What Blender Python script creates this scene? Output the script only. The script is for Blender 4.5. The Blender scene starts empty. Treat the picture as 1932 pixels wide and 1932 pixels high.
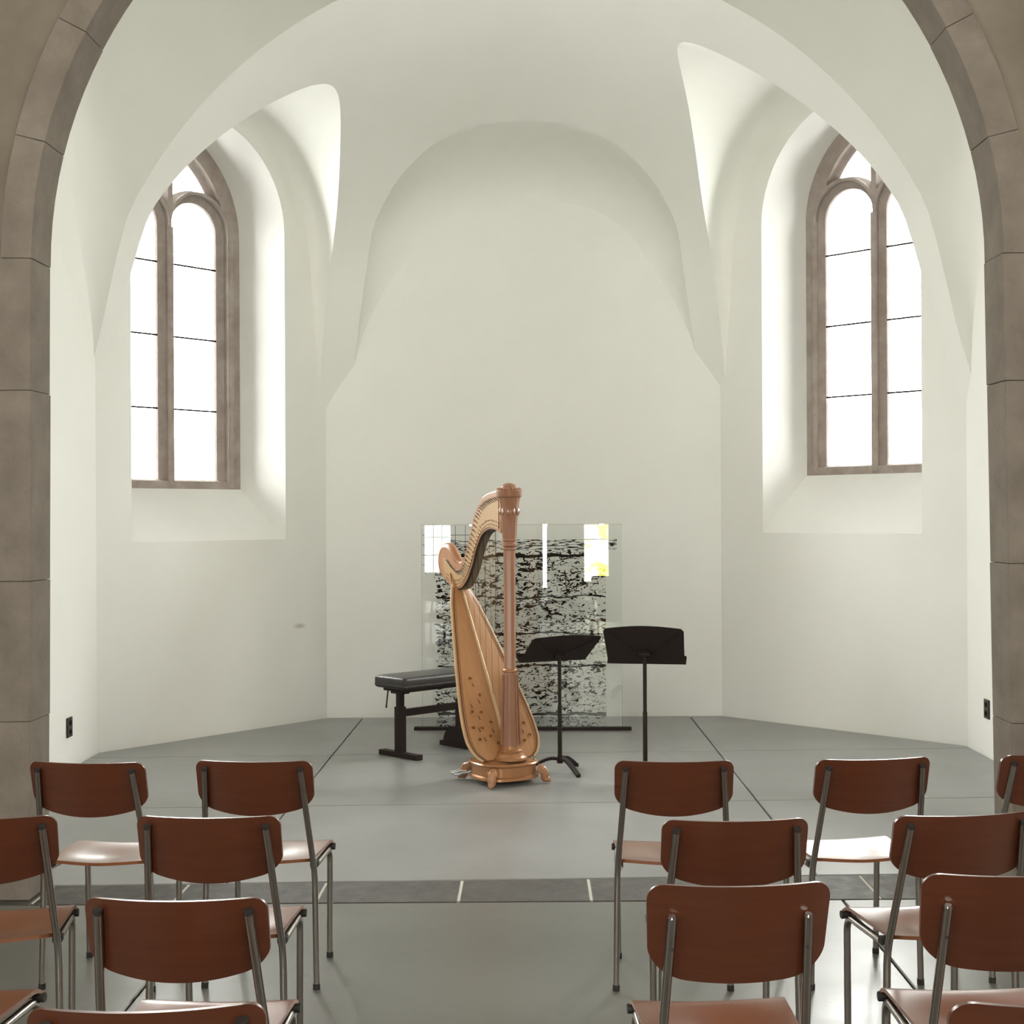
import bpy, bmesh, math, random
from mathutils import Vector, Matrix
random.seed(7)
PI = math.pi
SC = bpy.context.scene
COL = SC.collection

# ------------------------------------------------------------------ camera
CAM_H = 1.65
FPX = 2700.0
cam_d = bpy.data.cameras.new('camera')
cam_d.sensor_fit = 'HORIZONTAL'
cam_d.sensor_width = 36.0
cam_d.lens = 36.0 * FPX / 1932.0
cam_d.shift_x = -34.0 / 1932.0
cam_d.shift_y = 6.0 / 1932.0
cam_d.clip_start = 0.05
cam = bpy.data.objects.new('camera', cam_d)
COL.objects.link(cam)
cam.matrix_world = Matrix.Translation((0, 0, CAM_H)) @ Matrix.Rotation(PI / 2, 4, 'X') @ Matrix.Rotation(-0.0052, 4, 'Z')
SC.camera = cam

# ------------------------------------------------------------------ world, exposure, light levels
w = bpy.data.worlds.new('world')
SC.world = w
w.use_nodes = True
bg = w.node_tree.nodes['Background']
SKY, GROUND = 66.0, 16.0       # overcast sky: zenith three times the horizon; light ground below
_nt = w.node_tree
_tc = _nt.nodes.new('ShaderNodeTexCoord'); _sp = _nt.nodes.new('ShaderNodeSeparateXYZ'); _mr = _nt.nodes.new('ShaderNodeMapRange')
_hz = _nt.nodes.new('ShaderNodeMapRange'); _mx = _nt.nodes.new('ShaderNodeMix')
_mr.inputs['From Min'].default_value = 0.0; _mr.inputs['From Max'].default_value = 1.0
_mr.inputs['To Min'].default_value = SKY / 3; _mr.inputs['To Max'].default_value = SKY
_hz.inputs['From Min'].default_value = -.03; _hz.inputs['From Max'].default_value = .015
_hz.inputs['To Min'].default_value = 0.0; _hz.inputs['To Max'].default_value = 1.0
_mx.data_type = 'FLOAT'
_mx.inputs[2].default_value = GROUND
_nt.links.new(_tc.outputs['Generated'], _sp.inputs[0]); _nt.links.new(_sp.outputs['Z'], _mr.inputs['Value']); _nt.links.new(_sp.outputs['Z'], _hz.inputs['Value'])
_nt.links.new(_hz.outputs['Result'], _mx.inputs[0]); _nt.links.new(_mr.outputs['Result'], _mx.inputs[3]); _nt.links.new(_mx.outputs[0], bg.inputs[1])
bg.inputs[0].default_value = (1.0, .99, .955, 1)
NAVE_FILL = 11.0         # glow of the added nave side windows, unseen fill light
REAR_PANE = 20.0         # daylight behind the rear windows, also drives the added high one
SC.view_settings.view_transform = 'Standard'
SC.view_settings.look = 'None'
SC.view_settings.gamma = 1.0
SC.view_settings.exposure = 0.19
SC.view_settings.use_curve_mapping = False
SC.cycles.use_denoising = True
SC.cycles.use_adaptive_sampling = True
SC.cycles.adaptive_threshold = 0.04
SC.cycles.max_bounces = 10
SC.cycles.diffuse_bounces = 7
SC.cycles.glossy_bounces = 4
SC.cycles.transparent_max_bounces = 12
SC.cycles.sample_clamp_indirect = 6.0
SC.cycles.caustics_reflective = False
SC.cycles.caustics_refractive = False


# ------------------------------------------------------------------ helpers
def tag(o, label=None, cat=None, group=None, kind=None):
    if label: o['label'] = label
    if cat: o['category'] = cat
    if group: o['group'] = group
    if kind: o['kind'] = kind
    return o


def link(name, me, m=None, parent=None, smooth=None):
    if m is not None:
        me.materials.clear(); me.materials.append(m)
    if smooth is not None:
        for p in me.polygons: p.use_smooth = True
        me.set_sharp_from_angle(angle=math.radians(smooth))
    o = bpy.data.objects.new(name, me)
    COL.objects.link(o)
    if parent is not None: o.parent = parent
    return o


def mesh(name, v, f):
    me = bpy.data.meshes.new(name)
    me.from_pydata([tuple(p) for p in v], [], [tuple(q) for q in f])
    me.validate(); me.update()
    bm = bmesh.new(); bm.from_mesh(me)
    bmesh.ops.recalc_face_normals(bm, faces=bm.faces)
    bm.to_mesh(me); bm.free()
    return me


def empty(name, loc=(0, 0, 0), rz=0.0):
    o = bpy.data.objects.new(name, None)
    o.empty_display_size = 0.1
    COL.objects.link(o)
    o.location = loc
    o.rotation_euler = (0, 0, rz)
    return o


def box_data(x0, x1, y0, y1, z0, z1):
    v = [(x, y, z) for z in (z0, z1) for y in (y0, y1) for x in (x0, x1)]
    f = [(0, 2, 3, 1), (4, 5, 7, 6), (0, 1, 5, 4), (2, 6, 7, 3), (0, 4, 6, 2), (1, 3, 7, 5)]
    return v, f


def box(name, x0, x1, y0, y1, z0, z1, bevel=0.0, seg=2):
    me = mesh(name, *box_data(x0, x1, y0, y1, z0, z1))
    if bevel > 0:
        bm = bmesh.new(); bm.from_mesh(me)
        bmesh.ops.bevel(bm, geom=list(bm.edges), offset=bevel, segments=seg, profile=0.6, affect='EDGES', clamp_overlap=True)
        bm.to_mesh(me); bm.free()
    return me


def fillet(pts, r, n=6):
    pts = [Vector(p) for p in pts]
    out = [pts[0]]
    for i in range(1, len(pts) - 1):
        a, b, c = pts[i - 1], pts[i], pts[i + 1]
        d1, d2 = (a - b), (c - b)
        rr = min(r, d1.length * .45, d2.length * .45)
        p, q = b + d1.normalized() * rr, b + d2.normalized() * rr
        for k in range(n + 1):
            t = k / n
            out.append(p * (1 - t) ** 2 + b * 2 * t * (1 - t) + q * t * t)
    out.append(pts[-1])
    return out


def tube_data(pts, r, seg=10, cap=True):
    pts = [Vector(p) for p in pts]
    n = len(pts)
    rs = r if isinstance(r, (list, tuple)) else [r] * n
    v, f = [], []
    t0 = (pts[1] - pts[0]).normalized()
    ref = Vector((0, 0, 1)) if abs(t0.z) < .9 else Vector((1, 0, 0))
    nrm = t0.cross(ref).normalized()
    for i in range(n):
        t = (pts[min(i + 1, n - 1)] - pts[max(i - 1, 0)]).normalized()
        nrm = (nrm - t * nrm.dot(t)).normalized()
        b = t.cross(nrm)
        for k in range(seg):
            a = 2 * PI * k / seg
            v.append(pts[i] + (nrm * math.cos(a) + b * math.sin(a)) * rs[i])
    for i in range(n - 1):
        for k in range(seg):
            k2 = (k + 1) % seg
            f.append((i * seg + k, i * seg + k2, (i + 1) * seg + k2, (i + 1) * seg + k))
    if cap:
        f.append(tuple(range(seg - 1, -1, -1)))
        f.append(tuple(range((n - 1) * seg, n * seg)))
    return v, f


def tube(name, pts, r, seg=10):
    return mesh(name, *tube_data(pts, r, seg))


def join(*datas):
    v, f = [], []
    for a, b in datas:
        k = len(v)
        v += list(a); f += [tuple(i + k for i in q) for q in b]
    return v, f


def lathe_data(prof, seg=24, off=(0, 0, 0), phase=0.0, sx=1.0, sy=1.0):
    v, f = [], []
    for r, z in prof:
        for k in range(seg):
            a = 2 * PI * k / seg + phase
            v.append((off[0] + r * math.cos(a) * sx, off[1] + r * math.sin(a) * sy, off[2] + z))
    n = len(prof)
    for i in range(n - 1):
        for k in range(seg):
            k2 = (k + 1) % seg
            f.append((i * seg + k, i * seg + k2, (i + 1) * seg + k2, (i + 1) * seg + k))
    f.append(tuple(range(seg - 1, -1, -1)))
    f.append(tuple(range((n - 1) * seg, n * seg)))
    return v, f


def prism_data(outline, fn):
    """outline of 2D points; fn(p, side) -> 3D point for side 0/1"""
    n = len(outline)
    v = [fn(p, 0) for p in outline] + [fn(p, 1) for p in outline]
    f = [tuple(range(n - 1, -1, -1)), tuple(range(n, 2 * n))]
    for i in range(n):
        j = (i + 1) % n
        f.append((i, j, n + j, n + i))
    return v, f


def loft(rings, close=True, cap=True):
    n = len(rings[0])
    v = [p for r in rings for p in r]
    f = []
    for i in range(len(rings) - 1):
        for k in range(n if close else n - 1):
            k2 = (k + 1) % n
            f.append((i * n + k, i * n + k2, (i + 1) * n + k2, (i + 1) * n + k))
    if cap:
        f.append(tuple(range(n - 1, -1, -1)))
        f.append(tuple(range((len(rings) - 1) * n, len(rings) * n)))
    return v, f


def catmull(pts, sub=6, closed=False):
    P = [Vector(p) for p in pts]
    n = len(P)
    out = []
    rng = n if closed else n - 1
    for i in range(rng):
        p0 = P[(i - 1) % n] if closed else P[max(i - 1, 0)]
        p1 = P[i]; p2 = P[(i + 1) % n] if closed else P[i + 1]
        p3 = P[(i + 2) % n] if closed else P[min(i + 2, n - 1)]
        for k in range(sub):
            t = k / sub
            out.append(0.5 * ((2 * p1) + (p2 - p0) * t + (2 * p0 - 5 * p1 + 4 * p2 - p3) * t * t + (3 * p1 - p0 - 3 * p2 + p3) * t ** 3))
    if not closed: out.append(P[-1])
    return out


def lerp_table(tab, x):
    tab = sorted(tab)
    if x <= tab[0][0]: return tab[0][1]
    for (a, b), (c, d) in zip(tab, tab[1:]):
        if x <= c: return b + (d - b) * (x - a) / (c - a)
    return tab[-1][1]


def boolean(meA, meB, op):
    oa = bpy.data.objects.new('tmp_a', meA); ob = bpy.data.objects.new('tmp_b', meB)
    COL.objects.link(oa); COL.objects.link(ob)
    md = oa.modifiers.new('b', 'BOOLEAN')
    md.operation = op; md.solver = 'EXACT'; md.object = ob
    dg = bpy.context.evaluated_depsgraph_get()
    dg.update()
    me = bpy.data.meshes.new_from_object(oa.evaluated_get(dg))
    bpy.data.objects.remove(oa); bpy.data.objects.remove(ob)
    bpy.data.meshes.remove(meA); bpy.data.meshes.remove(meB)
    return me


def copy_tree(o, parent=None):
    c = o.copy(); COL.objects.link(c); c.parent = parent
    for ch in list(o.children): copy_tree(ch, c)
    return c


# ------------------------------------------------------------------ materials
def mat(name, base, rough=0.5, metal=0.0, spec=0.5, coat=0.0, coat_r=0.1):
    m = bpy.data.materials.new(name); m.use_nodes = True
    b = m.node_tree.nodes['Principled BSDF']
    b.inputs['Base Color'].default_value = (*base, 1)
    b.inputs['Roughness'].default_value = rough
    b.inputs['Metallic'].default_value = metal
    b.inputs['Specular IOR Level'].default_value = spec
    b.inputs['Coat Weight'].default_value = coat
    b.inputs['Coat Roughness'].default_value = coat_r
    return m


def node(m, t, **kw):
    n = m.node_tree.nodes.new(t)
    for k, v in kw.items():
        if k in n.inputs.keys(): n.inputs[k].default_value = v
        else: setattr(n, k, v)
    return n


def L(m, a, b): m.node_tree.links.new(a, b)


def coords(m, scale=(1, 1, 1), rot=(0, 0, 0), kind='Object'):
    tc = node(m, 'ShaderNodeTexCoord')
    mp = node(m, 'ShaderNodeMapping')
    mp.inputs['Scale'].default_value = scale
    mp.inputs['Rotation'].default_value = rot
    L(m, tc.outputs[kind], mp.inputs['Vector'])
    return mp.outputs['Vector']


def mottle(m, c1, c2, scale=3.0, detail=6, vec=None, lo=.35, hi=.65, bump=0.0, bump_scale=40, rough=None):
    """base colour from noise between two colours, fine bump, roughness variation"""
    b = m.node_tree.nodes['Principled BSDF']
    if vec is None: vec = coords(m)
    nz = node(m, 'ShaderNodeTexNoise', Scale=scale, Detail=detail, Roughness=.6)
    L(m, vec, nz.inputs['Vector'])
    rp = node(m, 'ShaderNodeValToRGB')
    rp.color_ramp.elements[0].position = lo; rp.color_ramp.elements[0].color = (*c1, 1)
    rp.color_ramp.elements[1].position = hi; rp.color_ramp.elements[1].color = (*c2, 1)
    L(m, nz.outputs['Fac'], rp.inputs['Fac'])
    L(m, rp.outputs['Color'], b.inputs['Base Color'])
    if rough:
        mr = node(m, 'ShaderNodeMapRange')
        mr.inputs['From Min'].default_value = .3; mr.inputs['From Max'].default_value = .7
        mr.inputs['To Min'].default_value = rough[0]; mr.inputs['To Max'].default_value = rough[1]
        n2 = node(m, 'ShaderNodeTexNoise', Scale=scale * 2.3, Detail=5)
        L(m, vec, n2.inputs['Vector'])
        L(m, n2.outputs['Fac'], mr.inputs['Value']); L(m, mr.outputs['Result'], b.inputs['Roughness'])
    if bump:
        n3 = node(m, 'ShaderNodeTexNoise', Scale=bump_scale, Detail=4)
        L(m, vec, n3.inputs['Vector'])
        bp = node(m, 'ShaderNodeBump', Strength=bump, Distance=.01)
        L(m, n3.outputs['Fac'], bp.inputs['Height'])
        L(m, bp.outputs['Normal'], b.inputs['Normal'])
    return rp


def emit(name, color, strength):
    m = bpy.data.materials.new(name); m.use_nodes = True
    nt = m.node_tree
    for n in list(nt.nodes):
        if n.type == 'BSDF_PRINCIPLED': nt.nodes.remove(n)
    e = node(m, 'ShaderNodeEmission'); e.inputs['Color'].default_value = (*color, 1); e.inputs['Strength'].default_value = strength
    L(m, e.outputs[0], nt.nodes['Material Output'].inputs['Surface'])
    return m


M = {}
M['plaster'] = mat('plaster', (.80, .79, .72), .9, spec=.15)
mottle(M['plaster'], (.885, .885, .84), (.91, .91, .87), 1.3, 3)
M['reveal'] = mat('reveal_plaster', (.83, .83, .79), .85, spec=.15)
mottle(M['reveal'], (.86, .86, .83), (.89, .89, .86), 2.0, 3)
M['sandstone'] = mat('sandstone', (.3, .25, .19), .85, spec=.2)
mottle(M['sandstone'], (.170, .146, .118), (.245, .212, .175), 5.0, 8, lo=.3, hi=.7, bump=.35, bump_scale=70)
M['tracery'] = mat('tracery_stone', (.33, .28, .24), .85, spec=.2)
mottle(M['tracery'], (.34, .285, .255), (.44, .385, .35), 6.0, 7, bump=.3, bump_scale=60)
M['mortar'] = mat('mortar', (.26, .22, .18), .95)
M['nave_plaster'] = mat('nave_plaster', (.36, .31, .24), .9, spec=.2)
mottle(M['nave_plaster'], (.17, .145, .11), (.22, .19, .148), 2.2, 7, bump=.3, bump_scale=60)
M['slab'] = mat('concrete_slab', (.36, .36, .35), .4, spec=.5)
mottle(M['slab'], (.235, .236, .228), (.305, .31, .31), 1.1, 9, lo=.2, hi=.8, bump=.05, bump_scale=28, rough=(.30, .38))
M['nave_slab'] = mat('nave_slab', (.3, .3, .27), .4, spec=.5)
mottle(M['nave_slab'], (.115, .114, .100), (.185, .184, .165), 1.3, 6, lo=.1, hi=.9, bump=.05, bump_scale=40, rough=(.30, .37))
M['strip'] = mat('dark_strip_stone', (.17, .155, .135), .5, spec=.4)
mottle(M['strip'], (.05, .045, .039), (.078, .071, .062), 5, 8, bump=.2, bump_scale=50, rough=(.45, .65))
M['strip_mortar'] = mat('pale_mortar', (.55, .53, .46), .9)
M['gap'] = mat('floor_joint', (.07, .065, .055), .95)
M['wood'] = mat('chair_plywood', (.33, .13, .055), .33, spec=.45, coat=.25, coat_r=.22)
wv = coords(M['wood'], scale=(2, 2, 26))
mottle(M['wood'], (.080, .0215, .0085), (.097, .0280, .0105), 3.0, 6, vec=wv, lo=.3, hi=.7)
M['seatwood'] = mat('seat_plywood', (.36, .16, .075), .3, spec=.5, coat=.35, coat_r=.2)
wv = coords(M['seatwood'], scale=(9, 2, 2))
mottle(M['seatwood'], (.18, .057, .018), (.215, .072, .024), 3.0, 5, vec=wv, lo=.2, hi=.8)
M['steel'] = mat('chair_steel', (.36, .33, .30), .28, metal=1.0)
M['rubber'] = mat('black_rubber', (.025, .02, .018), .6)
M['black'] = mat('black_metal', (.026, .017, .0145), .6, spec=.2)
M['leather'] = mat('black_leather', (.03, .026, .026), .33, spec=.5)
n_l = M['leather']
mottle(n_l, (.026, .022, .022), (.036, .031, .03), 30, 3, bump=.15, bump_scale=300)
M['maple'] = mat('harp_maple', (.55, .30, .13), .35, spec=.5, coat=.4, coat_r=.12)
wv = coords(M['maple'], scale=(8, 8, 1.2))
mottle(M['maple'], (.36, .16, .072), (.43, .205, .095), 3, 6, vec=wv, lo=.3, hi=.7)
M['column'] = mat('harp_column_wood', (.42, .22, .12), .32, spec=.5, coat=.5, coat_r=.1)
wv = coords(M['column'], scale=(10, 10, 1.0))
mottle(M['column'], (.29, .128, .066), (.34, .155, .082), 3, 6, vec=wv, lo=.3, hi=.7)
M['board'] = mat('harp_soundboard', (.62, .34, .13), .4, spec=.45, coat=.25, coat_r=.15)
wv = coords(M['board'], scale=(3, 20, 3))
mottle(M['board'], (.40, .185, .07), (.46, .225, .09), 3, 6, vec=wv, lo=.3, hi=.7)
M['plate'] = mat('harp_brass_plate', (.44, .27, .115), .5, metal=.1)
M['gilt'] = mat('harp_gilding', (.42, .20, .088), .26, metal=.35)
M['pale_edge'] = mat('harp_pale_edge', (.60, .40, .22), .35, coat=.3)
M['dark_line'] = mat('harp_dark_inlay', (.04, .022, .015), .4)
M['string'] = mat('harp_string', (.55, .38, .2), .45)
M['string_dark'] = mat('harp_string_dark', (.06, .035, .025), .45)
M['chrome'] = mat('chrome', (.7, .7, .7), .15, metal=1.0)
M['socket'] = mat('socket_black', (.03, .022, .02), .5)
M['nave_fill'] = emit('nave_fill_pane', (1.0, .965, .88), NAVE_FILL)
M['rear_pane'] = emit('rear_daylight_pane', (1.0, .98, .93), REAR_PANE)
# leafy rear pane: autumn leaves seen through the glass
M['leaf_pane'] = emit('leafy_daylight_pane', (1, 1, 1), REAR_PANE)
m = M['leaf_pane']
em = [n for n in m.node_tree.nodes if n.type == 'EMISSION'][0]
nz = node(m, 'ShaderNodeTexNoise', Scale=2.2, Detail=6)
L(m, coords(m), nz.inputs['Vector'])
rp = node(m, 'ShaderNodeValToRGB')
rp.color_ramp.elements[0].position = .46; rp.color_ramp.elements[0].color = (1, .98, .93, 1)
rp.color_ramp.elements[1].position = .62; rp.color_ramp.elements[1].color = (.55, .5, .05, 1)
L(m, nz.outputs['Fac'], rp.inputs['Fac']); L(m, rp.outputs['Color'], em.inputs['Color'])
# glass sheet: clear with a mirror sheen
m = bpy.data.materials.new('sheet_glass'); m.use_nodes = True; M['glass'] = m
nt = m.node_tree; nt.nodes.remove(nt.nodes['Principled BSDF'])
tr = node(m, 'ShaderNodeBsdfTransparent'); tr.inputs[0].default_value = (.985, .995, .99, 1)
gl = node(m, 'ShaderNodeBsdfGlossy'); gl.inputs['Roughness'].default_value = 0.0
gl.inputs['Color'].default_value = (.95, 1, .98, 1)
fr = node(m, 'ShaderNodeFresnel'); fr.inputs['IOR'].default_value = 1.5
mx = node(m, 'ShaderNodeMixShader')
L(m, fr.outputs[0], mx.inputs[0]); L(m, tr.outputs[0], mx.inputs[1]); L(m, gl.outputs[0], mx.inputs[2])
L(m, mx.outputs[0], nt.nodes['Material Output'].inputs['Surface'])
M['pane'] = M['glass'].copy(); M['pane'].name = 'window_glass'

# ------------------------------------------------------------------ choir shell (walls + vault)
L1, L2, R2, R1 = (-3.045, 10.04), (-1.67, 11.725), (1.565, 11.725), (3.095, 10.14)
YA0, YA1 = 6.17, 6.42          # front and rear face of the chancel arch
AXC, AHW, ASPR = -0.049, 2.094, 2.77
SPRING = 2.30
DC = (0.0, 8.826)
POLY = [L2, R2, R1, (3.095, YA1), (-3.045, YA1), L1]


def unit(a, b):
    d = Vector((b[0] - a[0], b[1] - a[1])); return d.normalized()


def arch_profile(hw, z0, spring, h, n=28):
    low = [z0 + (spring - z0) * k / 10 for k in range(10)]
    pts = [(-hw, z_) for z_ in low]
    for k in range(n + 1):
        a = PI - PI * k / n
        pts.append((hw * math.cos(a), spring + h * math.sin(a)))
    pts += [(hw, z_) for z_ in reversed(low)]
    return pts


def cap_mesh(cx, cy, n, hw, spring, h, depth, r=.13, slope=0.0, both=False, n_arc=72, taper=0.0, shift=(0.0, 0.0), flare=0.0, table=None):
    """barrel cap of the vault springing from a wall, narrowing into the room; rounded towards the wall plane"""
    n = Vector(n); d = Vector((-n.y, n.x))
    qs = []
    K = 6
    for k in range(K + 1):
        q = r * (1 - math.cos(PI / 2 * k / K))
        ins = r * (1 - math.sin(PI / 2 * k / K))
        qs.append((q + .0006, ins))
    if both:
        qs += [(depth - q, i) for q, i in reversed(qs)]
    else:
        qs += [(r + (depth - r) * k / 24, 0) for k in range(1, 25)]
    rings = []
    for q, ins in qs:
        ring = []
        pr_ = arch_profile(hw - taper * q, 1.2, spring, h, n_arc)
        if table:
            hp = [(p_.x, p_.z) for p_ in catmull([(x_, 0, z_) for x_, z_ in table], 8)]
            pr_ = [(-x_, z_) for x_, z_ in hp] + [(x_, z_) for x_, z_ in reversed(hp[:-1])]
        for a, z in pr_:
            g_ = max(0.0, min(1.0, (z - SPRING - .5) / max(.1, spring + .5 * h - SPRING - .5))); g_ = g_ * g_ * (3 - 2 * g_)
            a *= 1 - ins * g_ / hw
            if z < 3.5: a += math.copysign(flare * min(1.0, (3.5 - z) / 1.2) ** 2, a)
            if z > spring: z = spring + (z - spring) * (1 - ins / h)
            p = Vector((cx, cy)) - n * q + d * (a + shift[0] + shift[1] * q)
            if both and p.y < cy: p.y = max(YA1 + .005, cy - (cy - p.y) * 1.5)      # the web runs on to the chancel arch
            ring.append((p.x, p.y, z + (slope * q * (z - spring) / h if z > spring else 0)))
        rings.append(ring)
    return mesh('cap', *loft(rings))


def pointed(hw, spring, c, n=14):
    """pointed arch outline from left spring over the apex to right spring, centres offset by c"""
    R = hw + c
    th = math.acos(min(1, c / R)) if c >= 0 else math.acos(max(-1, c / R))
    pts = []
    for k in range(n + 1):
        a = th * k / n
        pts.append((-(R * math.cos(a) - c), spring + R * math.sin(a)))
    pts += [(-x, z) for x, z in reversed(pts[:-1])]
    return pts


WIN = dict(
    left=dict(La=L2, Lb=L1, c=1.156, hw=.722, sill=1.47, spr=3.90, pc=.063, D=.52, hb=.675, sillb=1.887, sprb=3.90, pcb=.20, zl=3.93),
    right=dict(La=R2, Lb=R1, c=1.135, hw=.712, sill=1.50, spr=3.95, pc=.186, D=.52, hb=.635, sillb=1.98, sprb=4.03, pcb=.22, zl=4.04))
for wd in WIN.values():
    d = unit(wd['La'], wd['Lb']); n = Vector((d.y, -d.x))
    P = Vector(wd['La']) + d * wd['c']
    if n.dot(P - Vector(DC)) < 0: n = -n
    wd['d'], wd['n'], wd['P'] = d, n, P


def wpt(wd, a, q, z):
    p = wd['P'] + wd['d'] * a + wd['n'] * q
    return (p.x, p.y, z)


def embrasure(wd):
    D = wd['D']

    def ring(q):
        t = q / D
        lp = lambda a, b: a + (b - a) * t
        hw, sill, spr, pc = lp(wd['hw'], wd['hb']), lp(wd['sill'], wd['sillb']), lp(wd['spr'], wd['sprb']), lp(wd['pc'], wd['pcb'])
        o = [(-hw, sill)] + pointed(hw, spr, pc) + [(hw, sill)]
        return [wpt(wd, a, q, z) for a, z in o]
    last = [(x + wd['n'].x * .16, y + wd['n'].y * .16, z) for x, y, z in ring(D)]
    return mesh('emb', *loft([ring(-.02), ring(0), ring(D), last]))


slab = mesh('slab', *box_data(-6, 6, 3, 15, -2, SPRING))
dome_v, dome_f = [], []
prof = []
NL, NS = 90, 260
for i in range(1, NL):
    a = -PI / 2 + PI * i / NL
    rs_ = 3.37 * math.cos(a)
    t_ = max(0.0, min(1.0, (rs_ - 2.92) / .45)); t_ = t_ * t_ * (3 - 2 * t_)
    prof.append((rs_, 3.1 * math.sin(a) * ((1 - .42 * t_) if a > 0 else 1)))
dome = mesh('dome', *lathe_data(prof, NS, (DC[0], DC[1], SPRING), phase=.013))
shell = boolean(slab, dome, 'UNION')
prism = mesh('prism', *prism_data(POLY, lambda p, s: (p[0], p[1], -.1 if s == 0 else 8.0)))
shell = boolean(shell, prism, 'INTERSECT')
wl, wr = WIN['left'], WIN['right']
mid = lambda a, b: ((a[0] + b[0]) / 2, (a[1] + b[1]) / 2)
ml, mr = mid(L1, L2), mid(R1, R2)
sgl = 1 if Vector((-wl['n'].y, wl['n'].x)).dot(wl['d']) > 0 else -1
sgr = 1 if Vector((-wr['n'].y, wr['n'].x)).dot(wr['d']) > 0 else -1
caps = [cap_mesh(-.025, 11.725, (0, 1), 1.41, 3.50, 1.04, 2.0, r=.30, slope=.19, taper=0.0, table=[(1.46, 1.2), (1.45, 2.2), (1.42, 2.67), (1.375, 3.26), (1.24, 3.84), (1.09, 4.11), (.91, 4.285), (.66, 4.43), (.33, 4.515), (0, 4.54)]),
        cap_mesh(ml[0], ml[1], wl['n'], .975, 3.70, 1.10, 1.7, r=.12, slope=-.04, taper=.47, shift=(-.01 * sgl, -.11 * sgl), flare=.06),
        cap_mesh(mr[0], mr[1], wr['n'], 1.01, 3.78, 1.19, 2.0, r=.12, slope=.01, taper=.43, shift=(-.02 * sgr, -.17 * sgr), flare=.05),
        cap_mesh(-3.045, 8.24, (-1, 0), 1.79, SPRING, 4.1, 6.14, r=.40, both=True, n_arc=120)]
for c_ in caps: shell = boolean(shell, c_, 'UNION')
shell = boolean(shell, embrasure(wl), 'UNION')
shell = boolean(shell, embrasure(wr), 'UNION')
arch_o = [(AXC - AHW, -.2)] + [(AXC - AHW * math.cos(PI * k / 60), ASPR + AHW * math.sin(PI * k / 60)) for k in range(61)] + [(AXC + AHW, -.2)]
arch_grow = [(AXC + (x - AXC) * 1.004 + (0 if z > 0 else math.copysign(.045, x - AXC)), z) for x, z in arch_o]
arch_m = mesh('archhole', *prism_data(arch_grow, lambda p, s: (p[0], YA1 - .04 if s == 0 else YA1 + .3, p[1])))
# keep the arch hole's foot at floor level
for v_ in arch_m.vertices:
    if v_.co.z < 0: v_.co.z = -.0995
shell = boolean(shell, arch_m, 'UNION')

# split the shell by surface
bm0 = bmesh.new(); bm0.from_mesh(shell)
bmesh.ops.recalc_face_normals(bm0, faces=bm0.faces)
bm0.faces.ensure_lookup_table()


def plane_side(wd, p):  # outward distance from a wall plane
    return (Vector((p.x, p.y)) - wd['P']).dot(wd['n'])


bins = {}
for fc in bm0.faces:
    c = fc.calc_center_median(); nn = fc.normal
    key = 'ceiling'
    if abs(nn.z) > .99 and c.z < -.09: key = 'drop'
    elif max(plane_side(wl, c), plane_side(wr, c)) > .66: key = 'drop'
    elif c.y < YA1 - .03 and abs(nn.y) > .95: key = 'drop'
    elif plane_side(wl, c) > .004: key = 'rev_l'
    elif plane_side(wr, c) > .004: key = 'rev_r'
    elif abs(nn.z) < .05:
        if c.y > 11.72 - .02 and abs(nn.y) > .95: key = 'wall_back'
        elif abs(plane_side(wl, c)) < .006 and abs(Vector((nn.x, nn.y)).dot(wl['n'])) > .95: key = 'wall_left_diagonal'
        elif abs(plane_side(wr, c)) < .006 and abs(Vector((nn.x, nn.y)).dot(wr['n'])) > .95: key = 'wall_right_diagonal'
        elif c.x < -3.02 and abs(nn.x) > .95: key = 'wall_left'
        elif c.x > 3.07 and abs(nn.x) > .95: key = 'wall_right'
        elif c.y < YA1 + .01: key = 'wall_front_choir'
    bins.setdefault(key, []).append(fc.index)
for i, fidx in bins.items():
    if i == 'drop': continue
    vm = {}; vv = []; ff = []
    for k in fidx:
        fc = bm0.faces[k]; q = []
        for v_ in reversed(fc.verts):     # normals face the room
            if v_.index not in vm: vm[v_.index] = len(vv); vv.append(tuple(v_.co))
            q.append(vm[v_.index])
        ff.append(q)
    me = bpy.data.meshes.new(i); me.from_pydata(vv, [], ff); me.update()
    bins[i] = me
bm0.free()
for nm_, lab in (('wall_back', None), ('wall_left_diagonal', None), ('wall_right_diagonal', None), ('wall_left', None), ('wall_right', None), ('wall_front_choir', None), ('ceiling', None)):
    if nm_ in bins:
        o = link(nm_, bins[nm_], M['plaster'], smooth=32)
        tag(o, kind='structure')

# grey scuff on the left diagonal wall
m = M['plaster'].copy(); m.name = 'plaster_scuffed'
b = m.node_tree.nodes['Principled BSDF']
old = b.inputs['Base Color'].links[0].from_socket
tc = node(m, 'ShaderNodeTexCoord')
mp = node(m, 'ShaderNodeMapping')
sp = wpt(wl, -.86, 0, .77)
mp.inputs['Location'].default_value = (-sp[0], -sp[1], -sp[2])
L(m, tc.outputs['Object'], mp.inputs['Vector'])
mp2 = node(m, 'ShaderNodeMapping'); mp2.inputs['Scale'].default_value = (12, 12, 38)
L(m, mp.outputs['Vector'], mp2.inputs['Vector'])
vl = node(m, 'ShaderNodeVectorMath', operation='LENGTH'); L(m, mp2.outputs['Vector'], vl.inputs[0])
nzz = node(m, 'ShaderNodeTexNoise', Scale=14, Detail=5)
ad = node(m, 'ShaderNodeMath', operation='ADD'); L(m, vl.outputs['Value'], ad.inputs[0]); L(m, nzz.outputs['Fac'], ad.inputs[1])
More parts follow.
